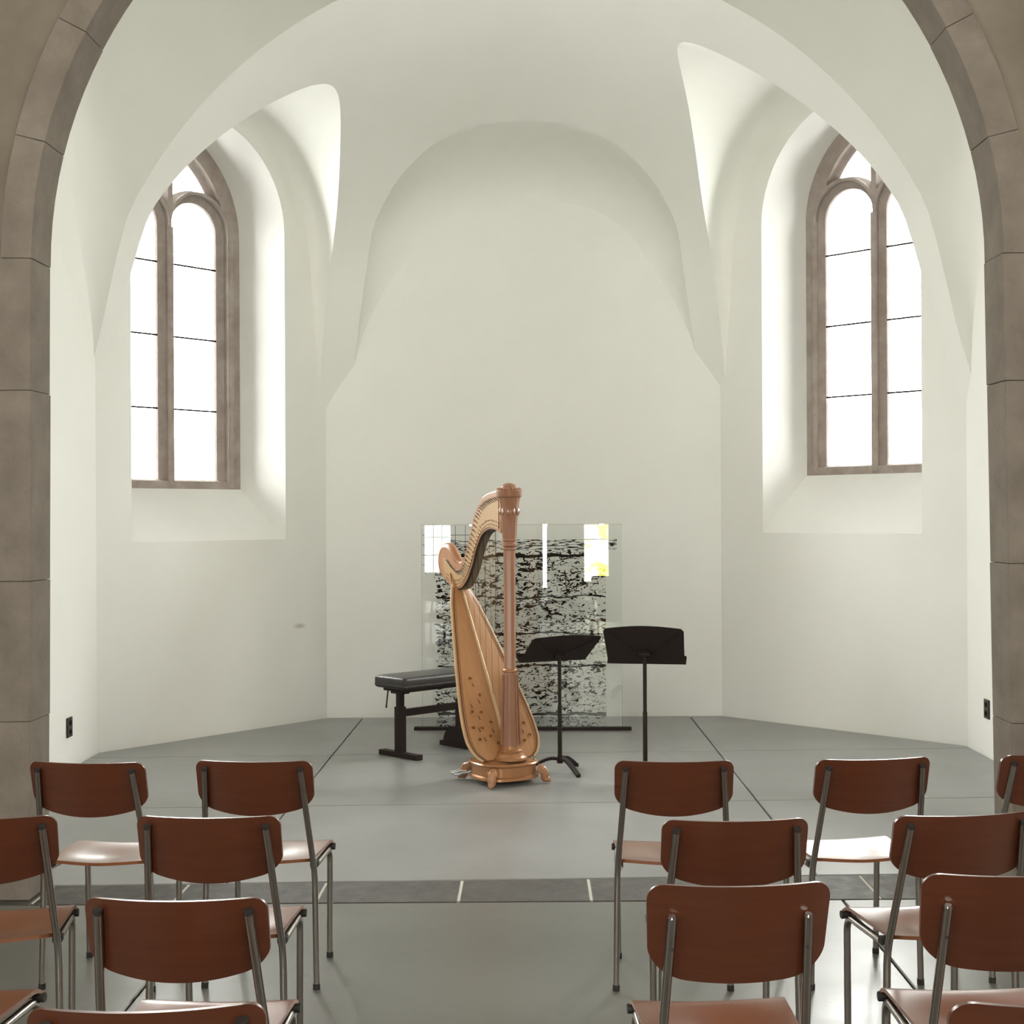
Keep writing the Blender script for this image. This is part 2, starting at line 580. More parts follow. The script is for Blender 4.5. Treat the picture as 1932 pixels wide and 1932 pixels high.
mrg = node(m, 'ShaderNodeMapRange'); mrg.inputs['From Min'].default_value = .6; mrg.inputs['From Max'].default_value = 1.5
mrg.inputs['To Min'].default_value = .55; mrg.inputs['To Max'].default_value = 0.0
L(m, ad.outputs[0], mrg.inputs['Value'])
mxc = node(m, 'ShaderNodeMix', data_type='RGBA')
mxc.inputs[7].default_value = (.33, .31, .27, 1)
L(m, mrg.outputs['Result'], mxc.inputs[0]); L(m, old, mxc.inputs[6]); L(m, mxc.outputs[2], b.inputs['Base Color'])
bpy.data.objects['wall_left_diagonal'].data.materials[0] = m


# ------------------------------------------------------------------ choir windows
def make_window(nm, wd, rev):
    root = empty(nm, wpt(wd, 0, 0, 0)); tag(root, kind='structure')

    def add(pn, me, m_, parent=root, smooth=None, kind=None):
        o = link(pn, me, m_, None, smooth)
        me.transform(Matrix.Translation(-Vector(root.location)))
        o.parent = parent
        return o
    add('reveal', bins[rev], M['reveal'], smooth=30)
    D = wd['D']; q0, q1 = D - .02, D + .13
    hb, zs, pcb, sb = wd['hb'], wd['sprb'], wd['pcb'], wd['sillb']
    mw, lr, zl = .06, .225, wd['zl']
    lc = mw + lr                          # lancet centre
    zb = sb + .06                         # foot of the lights
    plate = mesh('tr', *prism_data([(-hb - .03, sb - .03)] + pointed(hb + .03, zs, pcb) + [(hb + .03, sb - .03)],
                                   lambda p, s: wpt(wd, p[0], q0 if s == 0 else q1, p[1])))

    def lancet(off):
        r = lr + off
        return [(-r, zb - off * .3)] + [(-r * math.cos(PI * k / 20), zl + r * math.sin(PI * k / 20)) for k in range(21)] + [(r, zb - off * .3)]

    def hole(ring_fn, cx):
        rr = [(q0 - .02, .05), (q0 + .055, .05), (q0 + .09, 0.0), (q1 + .02, 0.0)]
        return mesh('hole', *loft([[wpt(wd, cx + a, q, z) for a, z in ring_fn(off)] for q, off in rr]))
    for s in (-1, 1): plate = boolean(plate, hole(lancet, s * lc), 'DIFFERENCE')

    def eyelet(s, off):
        hwi = hb - .16 + off; re = lr + .095 - off
        R = hwi + pcb; out = []
        zl_ = zl
        a0 = .035 - off * .5
        # down the inner arch from the stem to where it meets the lancet's back
        for k in range(40):
            a = a0 + (hwi - a0) * k / 39
            z = zs + math.sqrt(max(0, R * R - (a + pcb) ** 2))
            d2 = (a - lc) ** 2 + (z - zl_) ** 2
            if d2 < re * re and k > 2: break
            out.append((a, z))
        at_ = math.atan2(out[-1][1] - zl_, out[-1][0] - lc)
        a_end = math.acos(max(-1, min(1, (a0 - lc) / re)))
        for k in range(1, 15):
            th = at_ + (a_end - at_) * k / 14
            out.append((lc + re * math.cos(th), zl_ + re * math.sin(th)))
        # fixed count
        pts = catmull([Vector((x, z, 0)) for x, z in out], 1, True)
        return [(s * p.x, p.y) for p in pts]

    def resample(o, n=36):
        P_ = [Vector((x, z)) for x, z in o]; P_.append(P_[0])
        ln = [0]
        for a, b_ in zip(P_, P_[1:]): ln.append(ln[-1] + (b_ - a).length)
        res = []
        for k in range(n):
            t = ln[-1] * k / n
            i = max(j for j in range(len(ln) - 1) if ln[j] <= t)
            f_ = (t - ln[i]) / max(1e-9, ln[i + 1] - ln[i])
            p = P_[i].lerp(P_[i + 1], f_); res.append((p.x, p.y))
        return res
    for s in (-1, 1):
        fn = lambda off, s=s: resample(eyelet(s, off * .45))
        plate = boolean(plate, hole(fn, 0), 'DIFFERENCE')
    add('stone_tracery', plate, M['tracery'], smooth=35)
    # rounded shaft on the mullion and the jambs
    prf = [(-.03, 0), (-.02, -.022), (0, -.032), (.02, -.022), (.03, 0)]
    for nm2, a in (('mullion_shaft', 0), ('jamb_shaft', hb - .075), ('jamb_shaft', -hb + .075)):
        add(nm2, mesh('sh', *prism_data([(x, y) for x, y in prf], lambda p, s, a=a: wpt(wd, a + p[0], q0 + .003 + p[1] * .6, (sb if s == 0 else zl - .02)))), M['tracery'], smooth=60)
    # panes between the saddle bars
    bars = [sb + (zl - sb) * t for t in (.30, .58, .86)]
    qp = D + .09
    for s in (-1, 1):
        cuts = [zb - .03] + bars
        for i, z0 in enumerate(cuts):
            if i < 3:
                o = [(-lr - .02, z0 + .004), (-lr - .02, cuts[i + 1] - .004), (lr + .02, cuts[i + 1] - .004), (lr + .02, z0 + .004)]
            else:
                r = lr + .02
                o = [(-r, z0 + .004)] + [(-r * math.cos(PI * k / 16), zl + r * math.sin(PI * k / 16)) for k in range(17)] + [(r, z0 + .004)]
            add('pane', mesh('pane', *prism_data(o, lambda p, s2, s=s: wpt(wd, s * lc + p[0], qp if s2 == 0 else qp + .006, p[1]))), M['pane'])
        for z0 in bars:
            add('saddle_bar', tube('bar', [wpt(wd, s * lc - lr - .02, qp - .012, z0), wpt(wd, s * lc + lr + .02, qp - .012, z0)], .008, 6), M['black'])
        e = resample(eyelet(s, .02))
        add('pane', mesh('pane', *prism_data(e, lambda p, s2: wpt(wd, p[0], qp if s2 == 0 else qp + .006, p[1]))), M['pane'])
    # daylight portal over the opening
    pl_d = bpy.data.lights.new('window_portal', 'AREA'); pl_d.shape = 'RECTANGLE'
    pl_d.size = 2 * hb + .2; pl_d.size_y = 3.2; pl_d.cycles.is_portal = True
    po_ = bpy.data.objects.new('window_portal', pl_d); COL.objects.link(po_)
    c_ = Vector(wpt(wd, 0, D + .14, sb + 1.45))
    z_ = Vector((wd['n'].x, wd['n'].y, 0)); y_ = Vector((0, 0, 1)); x_ = y_.cross(z_)
    po_.matrix_world = Matrix((x_, y_, z_)).transposed().to_4x4(); po_.location = c_
    return root


make_window('window_1', wl, 'rev_l')
make_window('window_2', wr, 'rev_r')

# ------------------------------------------------------------------ chancel arch of dressed stone
arch = link('trim_1', mesh('arch_core', *loft([
    [(x, y, z) for x, z in [(AXC + (px_ - AXC) * k, pz if pz < ASPR else ASPR + (pz - ASPR) * k) for px_, pz in arch_o]]
    for k, y in ((1.024, YA0 + .012), (1.024, YA1 - .01), (1.065, YA1 - .01), (1.065, YA0 + .012), (1.024, YA0 + .012))], close=False, cap=False)), M['mortar'])
for v_ in arch.data.vertices:
    if v_.co.z < 0: v_.co.z = 0
tag(arch, kind='structure')


def stone(pts2, y0, y1, parent=arch, nm='stone_block', mt=None):
    me = mesh(nm, *prism_data(pts2, lambda p, s: (p[0], y0 if s == 0 else y1, p[1])))
    bm = bmesh.new(); bm.from_mesh(me)
    bmesh.ops.bevel(bm, geom=list(bm.edges), offset=.0022, segments=1, affect='EDGES', clamp_overlap=True)
    bm.to_mesh(me); bm.free()
    return link(nm, me, mt or M['sandstone'], parent)


JL = [.0, .77, 1.375, 2.20, ASPR]
JR = [.0, .74, 1.43, 2.22, ASPR]
for sgn, J in ((-1, JL), (1, JR)):
    for i, (z0, z1) in enumerate(zip(J, J[1:])):
        x0 = AXC + sgn * AHW; x1 = x0 + sgn * (.42 if i % 2 == 0 else .36)
        lean = (lambda z: sgn * (.022 if sgn < 0 else .040) * (1 - z / ASPR))
        j = random.uniform(-.004, .004)
        stone([(x0 + j + lean(z0), z0 + .0012), (x1, z0 + .0012), (x1, z1 - .0012), (x0 + j + lean(z1), z1 - .0012)], YA0 + random.uniform(-.003, .003), YA1)
NV = 13
for i in range(NV):
    a0, a1 = PI * i / NV, PI * (i + 1) / NV
    g = .0010 / AHW
    ii = [a0 + g + (a1 - a0 - 2 * g) * k / 5 for k in range(6)]
    ri, ro = AHW + random.uniform(-.003, .003), AHW + .135
    o = [(AXC - ri * math.cos(a), ASPR + ri * math.sin(a)) for a in ii] + [(AXC - ro * math.cos(a), ASPR + ro * math.sin(a)) for a in reversed(ii)]
    stone(o, YA0 + random.uniform(-.003, .003), YA1)

# nave side of the chancel wall, the nave walls and ceiling (behind the camera)
NX, NZ, NY = 5.0, 7.2, -8.0


def wall_with_arch():
    N = 40
    inner, outer = [], []
    ro = AHW + .133
    inner.append((AXC - AHW - .06, 0)); outer.append((-NX, 0))
    inner.append((AXC - AHW - .02, ASPR - .001)); outer.append((-NX, ASPR))
    for k in range(N + 1):
        a = PI * k / N
        inner.append((AXC - ro * math.cos(a), ASPR + ro * math.sin(a)))
        dx, dz = -math.cos(a), math.sin(a)
        t = min((NX + (AXC if dx < 0 else -AXC)) / max(1e-6, abs(dx)), (NZ - ASPR) / max(1e-6, dz))
        outer.append((AXC + dx * t, ASPR + dz * t))
    inner.append((AXC + AHW + .02, ASPR - .001)); outer.append((NX, ASPR))
    inner.append((AXC + AHW + .06, 0)); outer.append((NX, 0))
    n = len(inner)
    v = [(x, YA0 + .014, z) for x, z in inner] + [(x, YA0 + .014, z) for x, z in outer] + [(x, YA1 - .05, z) for x, z in inner] + [(x, YA1 - .05, z) for x, z in outer]
    f = []
    for i in range(n - 1):
        f += [(i, i + 1, n + i + 1, n + i), (2 * n + i, 3 * n + i, 3 * n + i + 1, 2 * n + i + 1), (i, 2 * n + i, 2 * n + i + 1, i + 1)]
    return mesh('wall_front', v, f)


tag(link('wall_front', wall_with_arch(), M['nave_plaster']), kind='structure')
tag(link('wall_nave_left', mesh('w', *box_data(-NX - .3, -NX, NY, YA0 + .1, 0, NZ)), M['nave_plaster']), kind='structure')
tag(link('wall_nave_right', mesh('w', *box_data(NX, NX + .3, NY, YA0 + .1, 0, NZ)), M['nave_plaster']), kind='structure')
tag(link('wall_nave_rear', mesh('w', *box_data(-NX - .3, NX + .3, NY - .3, NY, 0, NZ)), M['nave_plaster']), kind='structure')
tag(link('ceiling_nave', mesh('w', *box_data(-NX - .3, NX + .3, NY - .3, YA0 + .2, NZ, NZ + .2)), M['nave_plaster']), kind='structure')


def nave_window(nm, x, y, rz, wid, z0, z1, pane_m, ncol, nrow):
    """wall-mounted leaded window; local x along the wall, -y into the room"""
    r = empty(nm, (x, y, 0), rz); tag(r, kind='structure')
    t = .07
    ob = [(-wid / 2 - t, z0 - t), (-wid / 2 - t, z1 + t), (wid / 2 + t, z1 + t), (wid / 2 + t, z0 - t)]
    fv, ff = join(box_data(-wid / 2 - t, -wid / 2, -.09, .0, z0 - t, z1 + t), box_data(wid / 2, wid / 2 + t, -.09, 0, z0 - t, z1 + t),
                  box_data(-wid / 2, wid / 2, -.09, 0, z0 - t, z0), box_data(-wid / 2, wid / 2, -.09, 0, z1, z1 + t))
    link('window_frame', mesh('fr', fv, ff), M['tracery'], r)
    dx, dz = wid / ncol, (z1 - z0) / nrow
    pm = mesh('pane', *box_data(-dx / 2 + .008, dx / 2 - .008, -.03, -.02, -dz / 2 + .008, dz / 2 - .008))
    for i in range(ncol):
        for j in range(nrow):
            o = link('pane', pm, None, r); o.location = (-wid / 2 + dx * (i + .5), 0, z0 + dz * (j + .5))
            if not pm.materials: pm.materials.append(pane_m)
    lv = [box_data(-wid / 2, wid / 2, -.035, -.015, z0 + dz * j - .008, z0 + dz * j + .008) for j in range(1, nrow)]
    lv += [box_data(-wid / 2 + dx * i - .008, -wid / 2 + dx * i + .008, -.036, -.014, z0, z1) for i in range(1, ncol)]
    if lv: link('lead_bars', mesh('lb', *join(*lv)), M['black'], r)
    return r


# unseen glowing side windows, added as fill light for the nave (rz: local -y points into the room)
for i, (sx, yy) in enumerate(((-1, 2.6), (-1, -1.6), (1, 2.6), (1, -1.6))):
    nave_window('window_%d' % (3 + i), sx * (NX - .005), yy, -sx * PI / 2, 1.3, 2.0, 5.4, M['nave_fill'], 2, 5)
nave_window('window_10', 0, NY + .005, PI, 3.2, 4.1, 6.7, M['rear_pane'], 4, 4)  # unseen high window added to throw frontal light on the choir's back wall
nave_window('window_7', .06, NY + .005, PI, .52, .25, 3.8, M['leaf_pane'], 1, 4)
nave_window('window_8', -3.28, NY + .005, PI, .56, .45, 3.8, M['rear_pane'], 3, 9)
nave_window('window_9', -1.02, NY + .005, PI, .10, -.0 + .12, 3.8, M['rear_pane'], 1, 3)

# ------------------------------------------------------------------ floor
floor = link('floor', mesh('floor', *box_data(-NX - .3, NX + .3, NY - .3, 12.3, -.12, -.012)), M['gap'])
tag(floor, kind='structure')


def clip(poly, a, b, c):  # keep a*x+b*y<=c
    out = []
    for i in range(len(poly)):
        p, q = poly[i], poly[(i + 1) % len(poly)]
        dp, dq = a * p[0] + b * p[1] - c, a * q[0] + b * q[1] - c
        if dp <= 0: out.append(p)
        if dp * dq < 0:
            t = dp / (dp - dq); out.append((p[0] + (q[0] - p[0]) * t, p[1] + (q[1] - p[1]) * t))
    return out


def slab_piece(poly, m_, nm='floor_slab', g=.0045, z=0.0):
    if len(poly) < 3: return
    cxm = sum(p[0] for p in poly) / len(poly); cym = sum(p[1] for p in poly) / len(poly)
    n = len(poly)
    ar = sum(poly[i][0] * poly[(i + 1) % n][1] - poly[(i + 1) % n][0] * poly[i][1] for i in range(n)) / 2
    if abs(ar) < .02: return
    if ar < 0: poly = poly[::-1]
    P_ = [Vector(p) for p in poly]
    # inset by g
    def inset(g_):
        res = []
        for i in range(n):
            a, b_, c_ = P_[i - 1], P_[i], P_[(i + 1) % n]
            d1, d2 = (b_ - a).normalized(), (c_ - b_).normalized()
            n1, n2 = Vector((-d1.y, d1.x)), Vector((-d2.y, d2.x))
            bis = (n1 + n2); k = g_ / max(.3, 1 + n1.dot(n2)) * 1.0
            res.append(b_ + bis * k)
        return res
    r0, r1 = inset(g), inset(g + .004)
    ring = [[(p.x - cxm, p.y - cym, -.03) for p in r0], [(p.x - cxm, p.y - cym, -.004) for p in r0], [(p.x - cxm, p.y - cym, 0) for p in r1]]
    o = link(nm, mesh(nm, *loft(ring)), m_, floor)
    o.location = (cxm, cym, z)
    return o


def room_clip(poly):
    pc_ = [L1, L2, R2, R1]
    for a, b_ in ((L2, L1), (R1, R2), (R2, L2)):
        d = unit(a, b_); n = Vector((d.y, -d.x))
        if n.dot(Vector(a) - Vector(DC)) < 0: n = -n
        poly = clip(poly, n.x, n.y, n.dot(Vector(a)) - .009)
    poly = clip(poly, -1, 0, 3.045 - .009); poly = clip(poly, 1, 0, 3.095 - .009)
    return poly


row = lambda y0, k: (lambda x: y0 + k * x)
rows = [row(6.49, .033), row(8.20, .036), row(9.93, .035), row(12.2, 0)]
xs = [-3.3, -1.376, 1.30, 3.3]
for r0, r1 in zip(rows, rows[1:]):
    for x0, x1 in zip(xs, xs[1:]):
        slab_piece(room_clip([(x0, r0(x0)), (x1, r0(x1)), (x1, r1(x1)), (x0, r1(x0))]), M['slab'])
# dark threshold strip
link('strip_bed', mesh('strip_bed', *prism_data([(-2.6, 6.13), (2.6, 6.145), (2.6, 6.56), (-2.6, 6.40)], lambda p, s: (p[0], p[1], -.011 if s == 0 else -.0025))), M['strip_mortar'], floor)
sx_ = [-2.56, -2.14, -1.54, -.925, -.315, .255, .87, 1.495, 2.04, 2.56]
r_f, r_b = row(6.11, .006), row(6.487, .033)
for x0, x1 in zip(sx_, sx_[1:]):
    slab_piece([(x0, r_f(x0)), (x1, r_f(x1)), (x1, r_b(x1)), (x0, r_b(x0))], M['strip'], 'threshold_stone')
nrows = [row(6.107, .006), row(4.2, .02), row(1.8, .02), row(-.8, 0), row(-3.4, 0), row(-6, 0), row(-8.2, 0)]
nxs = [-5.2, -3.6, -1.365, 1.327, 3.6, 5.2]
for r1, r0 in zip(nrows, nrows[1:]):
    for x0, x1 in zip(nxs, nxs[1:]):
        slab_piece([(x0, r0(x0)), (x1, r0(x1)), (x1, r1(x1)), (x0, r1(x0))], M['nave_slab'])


# ------------------------------------------------------------------ chairs
def panel_mesh(W, zb, zt, corner, bcorner, sag, curve, lean, ycen, thick=.011, taper=0.0):
    NA, NB = 40, 12
    H_ = zt - zb
    front, back = [], []
    for i in range(NA + 1):
        s = -math.cos(PI * i / NA)          # denser at the ends
        a = W * s; aa = abs(a)
        top = H_; bot = sag * (a / W) ** 2
        if aa > W - corner: top -= corner - math.sqrt(max(0, corner ** 2 - (aa - (W - corner)) ** 2))
        if aa > W - bcorner: bot += (bcorner - math.sqrt(max(0, bcorner ** 2 - (aa - (W - bcorner)) ** 2))) * .75
        if bot > top - .002: m_ = (bot + top) / 2; bot, top = m_ - .001, m_ + .001
        for j in range(NB + 1):
            b_ = bot + (top - bot) * j / NB
            z = zb + b_
            x = a * (1 - taper * (1 - b_ / H_))
            y = ycen - lean * (z - zb) + curve * (x / W) ** 2
            front.append((x, y, z))
    v = [(x, y + thick / 2, z) for x, y, z in front] + [(x, y - thick / 2, z) for x, y, z in front]
    n = (NA + 1) * (NB + 1); f = []
    I = lambda i, j: i * (NB + 1) + j
    for i in range(NA):
        for j in range(NB):
            f.append((I(i, j), I(i + 1, j), I(i + 1, j + 1), I(i, j + 1)))
            f.append((n + I(i, j), n + I(i, j + 1), n + I(i + 1, j + 1), n + I(i + 1, j)))
    per = [I(i, 0) for i in range(NA + 1)] + [I(NA, j) for j in range(1, NB + 1)] + [I(i, NB) for i in range(NA - 1, -1, -1)] + [I(0, j) for j in range(NB - 1, 0, -1)]
    for k in range(len(per)):
        a, b_ = per[k], per[(k + 1) % len(per)]
        f.append((a, b_, n + b_, n + a))
    return mesh('backrest', v, f)


def seat_mesh():
    NA, NB = 22, 22
    v, f = [], []
    top = []
    for j in range(NB + 1):
        t = j / NB
        y = .005 + .395 * t
        hw = .178 + (.192 - .178) * t
        # rounded corners at rear and front
        if t < .08: hw -= .03 * (1 - math.sqrt(max(0, 1 - (1 - t / .08) ** 2)))
        for i in range(NA + 1):
            s = -1 + 2 * i / NA
            x = hw * s
            z = .447 - .016 * math.exp(-((s / .62) ** 2)) * math.exp(-(((t - .38) / .30) ** 2)) + .006 * s * s
            if t > .82: z -= .034 * ((t - .82) / .18) ** 2
            z += .006 * max(0, .15 - t) / .15
            top.append((x, y, z))
    n = len(top)
    v = top + [(x, y, z - .011) for x, y, z in top]
    I = lambda i, j: j * (NA + 1) + i
    for j in range(NB):
        for i in range(NA):
            f.append((I(i, j), I(i + 1, j), I(i + 1, j + 1), I(i, j + 1)))
            f.append((n + I(i, j), n + I(i, j + 1), n + I(i + 1, j + 1), n + I(i + 1, j)))
    per = [I(i, 0) for i in range(NA + 1)] + [I(NA, j) for j in range(1, NB + 1)] + [I(i, NB) for i in range(NA - 1, -1, -1)] + [I(0, j) for j in range(NB - 1, 0, -1)]
    for k in range(len(per)):
        a, b_ = per[k], per[(k + 1) % len(per)]
        f.append((a, b_, n + b_, n + a))
    return mesh('seat', v, f)


LEAN = .29


def make_chair(kind):
    r = empty('plywood_chair')
    if kind == 'A':
        W, zb, zt, xp, zp = .203, .618, .813, .166, .783
        bk = panel_mesh(W, zb, zt, .032, .055, .036, .045, LEAN, -.040)
        yoff = lambda z: -.040 - LEAN * (z - zb) + .045 * (xp / W) ** 2 - .0175
    else:
        W, zb, zt, xp, zp = .205, .615, .845, .150, .772
        bk = panel_mesh(W, zb, zt, .040, .085, .016, .045, LEAN, -.040, taper=.05)
        yoff = lambda z: -.040 - LEAN * (z - zb) + .045 * (xp / W) ** 2 - .0175
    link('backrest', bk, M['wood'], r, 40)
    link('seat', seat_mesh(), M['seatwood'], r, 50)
    R_ = .0108
    for s in (-1, 1):
        zk = .425
        pts = fillet([(s * (.198 if kind == 'A' else .176), .028, .012), (s * (.192 if kind == 'A' else .164), yoff(zk - .02) + .0, zk - .02), (s * xp, yoff(zp), zp)], .05)
        leg = link('leg', tube('leg', pts, R_, 12), M['steel'], r, 50)
        link('foot_cap', tube('fc', [(s * (.198 if kind == 'A' else .176), .028, 0), (s * (.1975 if kind == 'A' else .1755), .028, .02)], .0125, 10), M['rubber'], leg, 40)
        zend = Vector((s * xp, yoff(zp), zp))
        d = Vector((0, -LEAN, 1)).normalized()
        if kind == 'A':
            link('end_plug', tube('ep', [zend - d * .004, zend + d * .007], .0112, 10), M['rubber'], leg, 40)
        else:
            link('end_plug', tube('ep', [zend - d * .002, zend + d * .005], [.0108, .008], 10), M['chrome'], leg, 40)
            ph = Vector((s * xp, yoff(.70) - .0108, .70))
            link('screw', tube('sc', [ph + Vector((0, .003, 0)), ph - Vector((0, .002, 0))], .004, 8), M['rubber'], leg, 40)
        ym = yoff(zk) + .02
        fpts = fillet([(s * .172, .392, .012), (s * .176, .385, zk - .012), (s * .184, ym, zk - .006)], .055, 8)
        fl_ = link('leg', tube('leg', fpts, R_, 12), M['steel'], r, 50)
        link('foot_cap', tube('fc', [(s * .172, .392, 0), (s * .172, .392, .02)], .0125, 10), M['rubber'], fl_, 40)
        link('spacer', box('spacer', s * .184 - .014, s * .184 + .014, .055, .088, .418, .440, .004), M['rubber'], r)
        link('bumper', tube('bump', [(s * .196, .383, .417), (s * .166, .383, .417)], .0125, 10), M['rubber'], r, 40)
    return r


protoA, protoB = make_chair('A'), make_chair('B')
used = {'A': False, 'B': False}
CH = [
    ('A', -1.522, 4.966, -4.8, 'brown plywood chair, leftmost of the front row beside the stone pier', 'front row chairs'),
    ('A', -.952, 4.976, -3.3, 'brown plywood chair left of the aisle in the front row, second from the left pier', 'front row chairs'),
    ('A', .488, 4.932, -.8, 'brown plywood chair right of the aisle in the front row, below the right music stand', 'front row chairs'),
    ('A', 1.167, 4.959, 7.2, 'front row plywood chair with a glaring white seat, second right of the aisle', 'front row chairs'),
    ('A', 1.815, 5.033, 10., 'brown plywood chair at far right of the front row, mostly cut off', 'front row chairs'),
    ('A', -1.549, 4.06, 9., 'brown plywood chair cut by the left photo edge in the second row', 'second row chairs'),
    ('A', -.907, 4.072, -1.4, 'second row plywood chair on the left of the aisle, fully showing its back', 'second row chairs'),
    ('A', .559, 3.994, 2.4, 'second row plywood chair on the right beside the aisle, behind a taller backrest', 'second row chairs'),
    ('A', 1.20, 4.05, 8.5, 'second row plywood chair near the right photo edge, turned slightly left', 'second row chairs'),
    ('A', -1.475, 3.31, -4., 'plywood chair at the left photo edge showing only its seat corner', 'third row chairs'),
    ('A', -.786, 3.213, -1.1, 'large third row plywood chair left of the aisle with a curved lower edge', 'third row chairs'),
    ('B', .451, 3.20, 2.8, 'taller squarer-backed plywood chair right of the aisle with bolts on its posts', 'third row chairs'),
    ('B', 1.078, 3.271, 0., 'taller squarer-backed plywood chair cut by the right photo edge', 'third row chairs'),
    ('A', -.668, 2.516, 3.6, 'nearest plywood chair at bottom left, only its backrest top showing', 'nearest chairs'),
    ('B', .893, 2.43, 0., 'nearest plywood chair at bottom right corner, only a backrest corner showing', 'nearest chairs')]
for k, x, y, a, lab, grp in CH:
    if not used[k]:
        o = protoA if k == 'A' else protoB; used[k] = True
    else:
        o = copy_tree(protoA if k == 'A' else protoB)
    o.location = (x, y, 0); o.rotation_euler = (0, 0, math.radians(a))
    tag(o, lab, 'chair', grp)

# ------------------------------------------------------------------ harp
UX, UY = -.516, .857
harp = empty('concert_harp', (-.128, 8.81, 0), math.atan2(UY, UX))
tag(harp, 'golden maple pedal harp with carved column standing on the choir floor', 'harp')
# local: x = from the column to the player, y = the side seen on the left, z up


def hl(nm, data, m_, parent=harp, smooth=None):
    return link(nm, mesh(nm, *data), m_, parent, smooth)


# column (fluted octagon), rings, capital and crown
colm = hl('column', lathe_data([(.062, .20), (.058, .24), (.054, .30), (.049, .50), (.045, .68), (.043, .70), (.0375, .72), (.0375, 1.46), (.039, 1.50)], 10, phase=.3), M['column'], smooth=20)
for z, r in ((.695, .049), (1.468, .046), (1.50, .045), (1.445, .043)):
    hl('ring', lathe_data([(r - .008, z - .012), (r, z - .005), (r, z + .005), (r - .008, z + .012)], 24), M['gilt'] if z < 1 else M['column'], colm, 40)
hl('column_foot', lathe_data([(.105, .15), (.105, .165), (.09, .175), (.085, .19), (.074, .195), (.076, .205), (.062, .215), (.060, .235)], 28), M['gilt'], colm, 40)
flv = []
for k in range(10):
    a = 2 * PI * k / 10 + .3
    flv.append(tube_data([(.060 * math.cos(a), .060 * math.sin(a), .24), (.047 * math.cos(a), .047 * math.sin(a), .67)], [.006, .0045], 6))
hl('fluting', join(*flv), M['column'], colm, 60)['kind'] = 'stuff'
cap = hl('capital', lathe_data([(.042, 1.50), (.046, 1.53), (.049, 1.58), (.053, 1.64), (.058, 1.655), (.057, 1.67), (.061, 1.72), (.068, 1.752), (.071, 1.765)], 10, phase=.3), M['column'], smooth=25)
lv = []
for k in range(10):
    a = 2 * PI * k / 10 + .3 + PI / 10
    lv.append(lathe_data([(.001, -.026), (.007, -.016), (.009, 0), (.006, .012), (.001, .018)], 6, (.057 * math.cos(a), .057 * math.sin(a), 1.675)))
hl('acanthus_leaves', join(*lv), M['column'], cap, 40)['kind'] = 'stuff'
hl('crown', lathe_data([(.068, 1.758), (.077, 1.764), (.078, 1.768), (.080, 1.790), (.081, 1.800), (.076, 1.806), (.062, 1.811), (.054, 1.822), (.040, 1.838), (.024, 1.846), (.010, 1.849), (.002, 1.850)], 32), M['column'], smooth=35)
kv = []
for k in range(20):
    a = 2 * PI * k / 20
    kv.append(lathe_data([(.002, -.008), (.007, -.004), (.0075, .003), (.004, .008), (.001, .009)], 8, (.070 * math.cos(a), .070 * math.sin(a), 1.811)))
hl('crown_beads', join(*kv), M['column'], smooth=50)['kind'] = 'stuff'

# neck
TOP = [(.05, 1.80), (.175, 1.787), (.25, 1.772), (.311, 1.741), (.38, 1.668), (.436, 1.555), (.485, 1.452), (.53, 1.375), (.575, 1.338), (.629, 1.335), (.69, 1.375), (.74, 1.418), (.79, 1.437), (.84, 1.427), (.875, 1.385), (.88, 1.33), (.855, 1.27)]
BOT = [(.80, 1.235), (.74, 1.20), (.68, 1.177), (.62, 1.172), (.56, 1.187), (.51, 1.222), (.471, 1.262), (.418, 1.34), (.387, 1.405), (.345, 1.472), (.291, 1.530), (.22, 1.560), (.162, 1.567), (.10, 1.555), (.05, 1.54)]
top_c = catmull([(x, 0, z) for x, z in TOP], 4)
bot_c = catmull([(x, 0, z) for x, z in BOT], 4)
outl = [(p.x, p.z) for p in top_c] + [(p.x, p.z) for p in bot_c]


def tri_prism(outl, y0, y1):
    n = len(outl)
    return prism_data(outl, lambda p, s: (p[0], y0(p) if s == 0 else y1(p), p[1]))


def neck_half(p): return .032


nme = mesh('neck', *tri_prism(outl, lambda p: -neck_half(p), neck_half))
bm = bmesh.new(); bm.from_mesh(nme)
bmesh.ops.triangulate(bm, faces=[f_ for f_ in bm.faces if len(f_.verts) > 4])
bm.to_mesh(nme); bm.free()
neck = link('neck', nme, M['maple'], harp)
for p_ in nme.polygons: p_.use_smooth = False
# brass action plate on the visible side and the far side
pl_o = []
tp = [p for p in top_c if .07 < p.x < .70]
bt = [p for p in bot_c if .07 < p.x < .74]
cen = lambda p, q, t: (p[0] + (q[0] - p[0]) * t, p[1] + (q[1] - p[1]) * t)


def nearest(lst, x): return min(lst, key=lambda p: abs(p.x - x))


plate_t = [(.075, 1.765), (.17, 1.752), (.24, 1.735), (.295, 1.706), (.355, 1.645), (.405, 1.54), (.455, 1.44), (.505, 1.345), (.56, 1.295), (.63, 1.287), (.70, 1.32), (.76, 1.36), (.80, 1.37)]
plate_b = [(.815, 1.31), (.76, 1.24), (.69, 1.20), (.62, 1.186), (.565, 1.20), (.52, 1.235), (.48, 1.275), (.43, 1.35), (.40, 1.41), (.355, 1.482), (.30, 1.542), (.225, 1.572), (.162, 1.58), (.075, 1.565)]
po = [(p.x, p.z) for p in catmull([(x, 0, z) for x, z in plate_t], 3)] + [(p.x, p.z) for p in catmull([(x, 0, z) for x, z in plate_b], 3)]
for s in (1, -1):
    me = mesh('pl', *tri_prism(po, lambda p, s=s: s * (neck_half(p) - .001), lambda p, s=s: s * (neck_half(p) + .003)))
    link('action_plate', me, M['plate'], neck)
